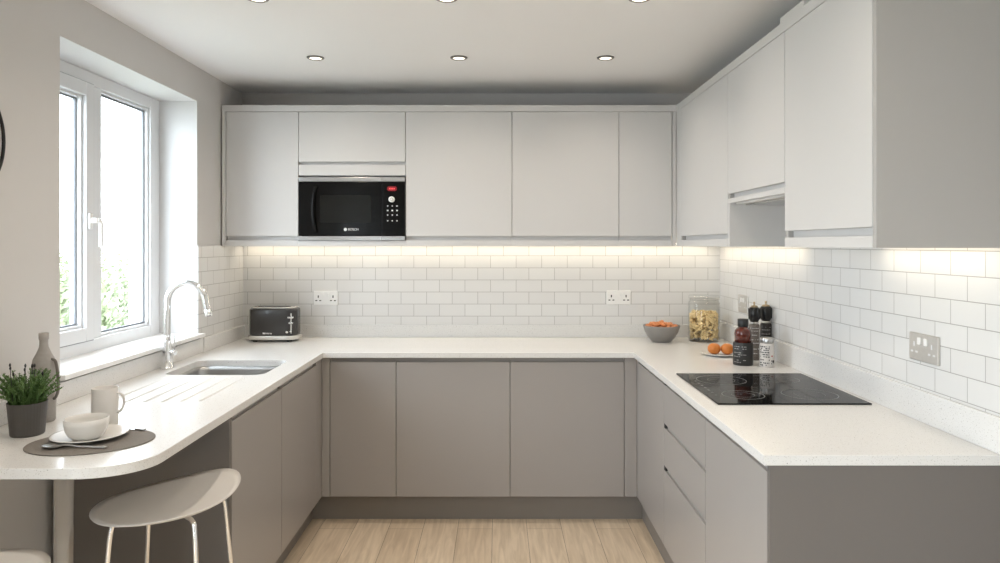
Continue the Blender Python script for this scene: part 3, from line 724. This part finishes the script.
# amber bottle
p = at(743, 366.2); p.y += .045; p.x = (743-498)*p.y/F
bt = thing('sauce_bottle', 'amber bottle with black label and black cap beside plate', 'bottle', p)
b = new(); lathe(b, [(0, 0), (.043, 0), (.0455, .003), (.0455, .100), (.0435, .104), (.0435, .105), (0, .105)], 48, cap=False); lb = obj('black_label', b, 'blacklabel', bt, world=False)
b = new(); lathe(b, [(.0380, .105), (.0385, .150), (.036, .162), (.026, .172), (.021, .176), (.021, .182)], 48); obj('glass_shoulder', b, 'amber', bt, world=False)
b = new(); lathe(b, [(0, .178), (.0235, .178), (.0245, .180), (.0245, .212), (.023, .214), (0, .214)], 36, cap=False); obj('cap', b, 'black', bt, world=False)
b = new(); dashes(b, .0456, [.088, .078, .060, .051, .042, .026, .016], -pi*.92, -pi*.50, 3, .0016); obj('label_print', b, 'dimmark', lb, world=False)
# mills
def mill(px, py, fill, label, capd, hgt=.272, rr=.024):
    D = .561*F/(py-244.5)+rr; p = Vector(((px-498)*D/F, D, ZT)); s = hgt/.245
    m_ = thing('pepper_mill', label, 'mill', p)
    b = new(); lathe(b, [(0, 0), (rr, 0), (rr+.001, .003), (rr+.001, .150*s), (rr-.002, .156*s), (0, .156*s)], 32, cap=False); gb = obj('filled_jar', b, fill, m_, world=False)
    b = new(); lathe(b, [(0, .157*s), (rr-.003, .157*s), (rr-.003, .166*s), (0, .166*s)], 32, cap=False); obj('steel_collar', b, 'steel', m_, world=False)
    b = new(); lathe(b, [(0, .166*s), (rr-.006, .166*s), (rr-.001, .176*s), (rr+.002, .195*s), (rr+.002, .222*s), (rr-.003, .230*s), (0, .230*s)], 24, cap=False)
    for k in range(10):
        a = 2*pi*k/10; tube(b, [((rr+.001)*cos(a), (rr+.001)*sin(a), .178*s), ((rr+.0025)*cos(a), (rr+.0025)*sin(a), .224*s)], .003, 6)
    obj('grinder_head', b, 'black', m_, world=False)
    b = new(); lathe(b, [(0, .230*s), (rr-.006, .230*s), (rr-.009, .237*s), (.004, .239*s), (.004, .246*s), (.006, .249*s), (.004, .254*s), (0, .254*s)], 20, cap=False); obj('top_knob', b, 'brass', m_, world=False)
    b = new(); dashes(b, rr+.0011, [.14*s, .128*s, .11*s, .09*s, .075*s, .05*s, .03*s], -pi*.85, -pi*.25, int(px), .0018); obj('label_print', b, capd, gb, world=False)
mill(754.2, 360.5, 'spice', 'left of two tall mills with grey peppercorn body', 'mark')
mill(765.8, 359.0, 'spice_dark', 'right of two tall mills with dark body, behind the pale jar', 'dimmark', .272, .026)
p = at(767, 367.6); p.y += .03; p.x = (767-498)*p.y/F
sj = thing('spice_jar', 'small pale-labelled spice jar in front of the two mills', 'jar', p)
b = new(); lathe(b, [(0, 0), (.031, 0), (.0325, .003), (.0325, .100), (.030, .108), (0, .108)], 36, cap=False); sb_ = obj('pale_label', b, 'whitelabel', sj, world=False)
b = new(); lathe(b, [(0, .108), (.027, .108), (.028, .112), (.028, .130), (.026, .134), (0, .134)], 28, cap=False)
for k in range(14):
    a = 2*pi*k/14; tube(b, [(.028*cos(a), .028*sin(a), .112), (.028*cos(a), .028*sin(a), .131)], .0022, 6)
obj('lid', b, 'steel', sj, world=False)
b = new(); dashes(b, .0326, [.094, .086, .078, .068, .058, .048, .034, .020, .010], -pi*.95, -pi*.5, 11, .0026); dashes(b, .0326, [.030, .024, .018], -pi*.42, -pi*.22, 12, .003); obj('label_print', b, 'blacklabel', sb_, world=False)
b = new(); dashes(b, .0326, [.052], -pi*.42, -pi*.22, 5, .003); obj('red_print', b, 'redmark', sb_, world=False)

# ================================================================== items on the breakfast bar
pm = Vector((-1.153, 2.020, ZT))
b = new(); prism(b, ell(pm.x, pm.y, .165, .134, .26), ZT+.0003, ZT+.0035, .0008, 1)
tag(obj('placemat', b, 'placemat'), 'oval dark grey felt placemat under the plate on the bar', 'placemat')
ZM = ZT+.0036
p = Vector(((90-498)*2.052/F, 2.052, ZM))
pt = thing('side_plate', 'round white plate on the grey oval placemat', 'plate', p)
b = new(); lathe(b, [(0, 0), (.052, 0), (.056, .002), (.096, .011), (.101, .013), (.101, .0148), (.096, .0145), (.058, .0065), (0, .005)], 64, cap=False); obj('dish', b, 'ceramic', pt, world=False)
pb = Vector((p.x+.006, p.y-.028, ZM+.0056))
bl = thing('breakfast_bowl', 'off-white round bowl standing on the side plate', 'bowl', pb)
b = new(); lathe(b, [(0, 0), (.030, 0), (.034, .002), (.046, .012), (.0535, .027), (.0570, .044), (.0575, .060), (.0553, .060), (.0545, .046), (.050, .028), (.042, .014), (.027, .007), (0, .006)], 56, cap=False); obj('shell', b, 'ceramic', bl, world=False)
p = Vector(((105-498)*2.217/F, 2.217, ZT))
mg = thing('mug', 'tall matte white mug behind the bowl', 'mug', p, radians(0))
b = new(); lathe(b, [(0, 0), (.0355, 0), (.0378, .003), (.0378, .114), (.0368, .116), (.0352, .114), (.0352, .006), (0, .005)], 48, cap=False); obj('cup', b, 'cupc', mg, world=False)
b = new(); tube(b, spline([(.036, 0, .098), (.050, 0, .096), (.059, 0, .078), (.056, 0, .056), (.046, 0, .042), (.036, 0, .040)], 8), .0038, 10); obj('handle', b, 'cupc', mg, world=False)
# cutlery
def cutlery(name, label, p0, p1, kind):
    d = (p1-p0); L = d.length; a = math.atan2(d.y, d.x)
    s = thing(name, label, 'cutlery', p0, a)
    b = new()
    if kind == 'spoon':
        t = new(); lathe(t, [(0, .0022), (.012, .0028), (.019, .006), (.0205, .0085), (.0205, .0095), (.018, .007), (.010, .004), (0, .0034)], 28, cap=False)
        bmesh.ops.transform(t, matrix=Matrix.Translation((.026, 0, 0)) @ Matrix.Diagonal((1.35, .9, 1, 1)), verts=t.verts[:]); merge(b, t); obj('spoon_bowl', b, 'steel', s, world=False)
        b = new(); tube(b, spline([(.050, 0, .0088), (.07, 0, .0095), (L*.6, 0, .0055), (L, 0, .0035)], 6), [.0025]*7+[.0028]*6+[.0033]*6, 8); obj('spoon_handle', b, 'steel', s, world=False)
    else:
        box(b, 0, L*.5, -.008, .008, .0006, .0022, .0005); obj('blade', b, 'steel', s, world=False)
        b = new(); box(b, L*.5, L, -.0065, .0065, .0004, .007, .002); obj('knife_handle', b, 'steel', s, world=False)
cutlery('spoon', 'steel spoon lying on the front of placemat', at(43, 448.5, ZM), at(107, 448.5, ZM)+Vector((0, 0, 0)), 'spoon')
cutlery('butter_knife', 'steel knife handle end showing right of the plate', at(92, 428.5, ZM)+Vector((0.11, 0, 0)), at(144.5, 431.0, ZM), 'knife')
# pot with herb
p = Vector(((27.5-498)*2.105/F, 2.105, ZT))
pp = thing('potted_herb', 'potted green herb in a charcoal pot at left edge of the bar', 'plant', p)
b = new(); rings = []
for hw, r_, z in ((.041, .021, 0), (.043, .0215, .003), (.0505, .0255, .094), (.0515, .026, .097), (.0485, .0245, .097), (.0475, .024, .088)):
    rings.append([b.verts.new((x, y, z)) for x, y in rrect(0, 0, hw, hw, r_*1.8, 8)])
for q, s in zip(rings, rings[1:]):
    for i in range(len(q)): f = b.faces.new((q[i], q[(i+1) % len(q)], s[(i+1) % len(q)], s[i])); f.smooth = False
b.faces.new(rings[0]); obj('pot', b, 'pot', pp, world=False)
b = new(); prism(b, rrect(0, 0, .045, .045, .040, 6), .07, .088); obj('soil', b, 'soil', pp, world=False)
b = new(); rnd = random.Random(3)
for s_ in range(120):
    a = rnd.uniform(0, 2*pi); r0 = .040*math.sqrt(rnd.random()); base = Vector((r0*cos(a), r0*sin(a), .086))
    lean = Vector((cos(a), sin(a), 0))*(.012+r0*.85)+Vector((rnd.uniform(-.02, .02), rnd.uniform(-.02, .02), 0)); h = rnd.uniform(.055, .108) - r0*.35
    tip = base+lean+Vector((0, 0, h)); mid = (base+tip)/2+Vector((0, 0, h*.10))-lean*.12
    sp_ = spline([base, mid, tip], 5); tube(b, sp_, .0011, 5)
    for k in range(1, len(sp_)):
        for j in range(5):
            pos = sp_[k-1].lerp(sp_[k], rnd.random()); aa = rnd.uniform(0, 2*pi); Lf = rnd.uniform(.009, .016)*(1-.3*k/len(sp_))
            dr_ = Vector((cos(aa), sin(aa), rnd.uniform(.5, 1.3))).normalized(); sd = dr_.cross(Vector((0, 0, 1))).normalized()*.0022
            up_ = sd.cross(dr_).normalized()*.0007
            v = [b.verts.new(x) for x in (pos, pos+dr_*Lf*.5+sd, pos+dr_*Lf, pos+dr_*Lf*.5-sd, pos+dr_*Lf*.5+up_)]
            b.faces.new((v[0], v[1], v[4])); b.faces.new((v[1], v[2], v[4])); b.faces.new((v[2], v[3], v[4])); b.faces.new((v[3], v[0], v[4]))
fo = obj('foliage', b, 'leaf', pp, world=False)
b = new()
for s_ in range(9):
    a = rnd.uniform(0, 2*pi); r0 = .05*math.sqrt(rnd.random()); q = Vector((r0*1.2*cos(a), r0*1.2*sin(a), .088+rnd.uniform(.085, .112)))
    t = new(); lathe(t, [(0, 0), (.002, .002), (.003, .006), (.002, .010), (0, .013)], 8, cap=False); merge(b, t, Matrix.Translation(q))
    tube(b, [(r0*cos(a), r0*sin(a), .086), q+Vector((0, 0, .001))], .0009, 5)
obj('flower_bud', b, 'leaf_tip', pp, world=False)
# stoneware bottle
p = Vector(((43.8-498)*2.262/F, 2.262, ZT)); 
sbt = thing('stoneware_bottle', 'tall speckled stoneware bottle with dark handle behind the potted herb', 'bottle', p)
b = new(); lathe(b, [(0, 0), (.029, 0), (.033, .005), (.0345, .06), (.035, .13), (.0345, .175), (.030, .198), (.020, .218), (.0135, .235), (.0122, .245), (.0122, .258), (.0142, .261), (.0142, .280), (.011, .280), (.009, .26), (0, .258)], 40, cap=False); obj('body', b, 'stoneware', sbt, world=False)
b = new(); tube(b, spline([(.026, -.004, .198), (.040, -.006, .192), (.047, -.007, .165), (.050, -.007, .13), (.049, -.007, .095), (.040, -.006, .075), (.034, -.004, .073)], 7), [.0045]*43, 8); obj('handle', b, 'twine', sbt, world=False)

# bar leg
lx, ly = (64-498)*2.02/F, 2.02
lg = thing('support_post', 'chrome tubular post holding up the breakfast bar', 'post', (lx, ly, 0))
b = new(); lathe(b, [(.045, 0), (.045, .006), (.0255, .010), (.0255, .862)], 36, (0, 0, 0)); obj('tube', b, 'post_steel', lg, world=False)
b = new(); lathe(b, [(.0255, .860), (.05, .866), (.05, .872)], 36, (0, 0, 0)); obj('mounting_plate', b, 'steel', lg, world=False)

# ================================================================== bar stools
def make_stool(label):
    s = thing('bar_stool', label, 'stool', (0, 0, 0))
    A_, B_ = .222, .170; b = new(); NR, NS = 9, 48; top = []; bot = []
    def hh(u, v): return .016*u**2*u + .018*u*u - .012*(1-min(1, u*u+v*v)) + .006*v*v
    for i in range(NR+1):
        r_ = i/NR; tr_, br_ = [], []
        for k in range(NS):
            a = 2*pi*k/NS; u, v = r_*cos(a), r_*sin(a)
            x, y = A_*u, B_*v*(1-.10*u); z = .690+hh(u, v)
            th = .010 if r_ < .97 else .004
            tr_.append((x, y, z)); br_.append((x*.985, y*.985, z-th))
        top.append(tr_); bot.append(br_)
    def sk_(rs, flip):
        vr = [[b.verts.new(c) for c in r] for r in rs[1:]]; c0 = b.verts.new(rs[0][0])
        for k in range(NS):
            f = b.faces.new((c0, vr[0][k], vr[0][(k+1) % NS])); f.smooth = True
        for p_, q_ in zip(vr, vr[1:]):
            for k in range(NS):
                f = b.faces.new((p_[k], p_[(k+1) % NS], q_[(k+1) % NS], q_[k])); f.smooth = True
        return vr[-1]
    t_ = sk_(top, 0); u_ = sk_(bot, 1)
    for k in range(NS):
        f = b.faces.new((t_[k], t_[(k+1) % NS], u_[(k+1) % NS], u_[k])); f.smooth = True
    obj('seat', b, 'stool', s, world=False)
    b = new(); lathe(b, [(0, .658), (.06, .658), (.062, .662), (.062, .672), (0, .672)], 28, cap=False); obj('seat_mount', b, 'steel', s, world=False)
    for sx, sy in ((1, 1), (1, -1), (-1, 1), (-1, -1)):
        z_ = .668
        b = new(); RL = Matrix.Rotation(-radians(58), 4, 'Z'); tube(b, spline([(sx*.02, sy*.02, .664), (sx*.080, sy*.076, z_), (sx*.108, sy*.100, z_-.004), (sx*.120, sy*.112, z_-.030), (sx*.130, sy*.122, .50), (sx*.165, sy*.155, .006)], 8), .0072, 12)
        lathe(b, [(0, 0), (.011, 0), (.011, .012), (.008, .014)], 12, (sx*.165, sy*.155, 0), cap=False)
        bmesh.ops.transform(b, matrix=RL, verts=b.verts[:])
        obj('leg', b, 'chrome', s, world=False)
    b = new(); pr = [(.149, .140), (-.149, .140), (-.149, -.140), (.149, -.140), (.149, .140)]
    for q0, q1 in zip(pr, pr[1:]): tube(b, [(q0[0], q0[1], .25), (q1[0], q1[1], .25)], .006, 10)
    bmesh.ops.transform(b, matrix=RL, verts=b.verts[:]); obj('footrest', b, 'chrome', s, world=False)
    return s
st = make_stool('white shell bar stool with chrome legs, tucked beside the left cabinets')
st.location = (-.988, 2.150, 0); st.rotation_euler = (0, 0, radians(58))
s2 = copy_tree(st); s2['label'] = 'bar stool whose seat only peeks in at the bottom left corner'
s2.location = (-1.215, 1.58, 0); s2.rotation_euler = (0, 0, radians(275))
for o in (st, s2): o['group'] = 'bar stools at the breakfast bar'

# ================================================================== wall clock
ck = thing('wall_clock', 'black-rimmed round wall clock cut off by the left picture edge', 'clock', (XL, 2.042, 1.782))
Rm = Matrix.Rotation(pi/2, 4, 'Y')
b = new(); t = new(); lathe(t, [(.183, 0), (.190, 0), (.190, .012), (.184, .014), (.181, .008), (.183, 0)], 64, cap=False); merge(b, t, Rm); obj('rim', b, 'black', ck, world=False)
b = new(); t = new(); lathe(t, [(0, .006), (.181, .006), (.181, .001), (0, .001)], 64, cap=False); merge(b, t, Rm); obj('face', b, 'white_plastic', ck, world=False)
for L_, a_ in ((.10, .6), (.14, 2.4)):
    b = new(); box(b, .008, .010, -.004, .004, -.02, L_); bmesh.ops.rotate(b, cent=(0, 0, 0), matrix=Matrix.Rotation(a_, 3, 'X'), verts=b.verts[:]); obj('clock_hand', b, 'black', ck, world=False)

# ================================================================== outside
b = new(); box(b, -30, XL-T-.001, -4, 40, -.45, -.25); struct('ground', b, 'lawn')
def shrub(x, y, r, h, seed, label):
    rnd = random.Random(seed); s = thing('garden_shrub', label, 'shrub', (x, y, -.25), group='shrubs beyond the window')
    b = new(); tube(b, [(0, 0, 0), (.03, .02, h*.5)], [.06, .03], 8); obj('stem', b, 'bark', s, world=False)
    b = new()
    lobes = [(Vector((rnd.uniform(-.5, .5)*r, rnd.uniform(-.5, .5)*r, h*rnd.uniform(.25, .78))), r*rnd.uniform(.4, .6)) for _ in range(12)]
    for _ in range(4200):
        c, lr = rnd.choice(lobes); d = Vector((rnd.gauss(0, 1), rnd.gauss(0, 1), rnd.gauss(0, 1))).normalized()
        q = c+d*lr*rnd.uniform(.8, 1.08)
        if q.z < .02: continue
        n_ = (d+Vector((rnd.gauss(0, .5), rnd.gauss(0, .5), rnd.gauss(0, .5)))).normalized(); u_ = n_.orthogonal().normalized(); v_ = n_.cross(u_); L_ = rnd.uniform(.03, .06)
        b.faces.new([b.verts.new(q+e) for e in (u_*L_, v_*L_*.5, -u_*L_, -v_*L_*.5)])
    obj('foliage', b, 'hedge', s, world=False)
k = 0
for (x, y, r_, h_) in ((-5.4, 6.7, .92, 1.5), (-5.5, 8.7, .92, 1.6), (-5.5, 10.7, .92, 1.4), (-5.5, 12.7, .92, 1.3), (-8.2, 9.6, 1.2, 1.75), (-8.2, 12.3, 1.2, 1.7), (-8.2, 15.0, 1.2, 1.7)):
    k += 1; shrub(x, y, r_, h_, k, 'pale green leafy shrub seen through the window')
b = new(); box(b, -4.1, -3.98, 7.9, 8.02, -.25, 1.62, .01); box(b, -4.12, -3.96, 7.88, 8.04, 1.62, 1.66, .01)
tag(obj('garden_post', b, 'post'), 'white garden post outside, seen at the right of the window', 'post')
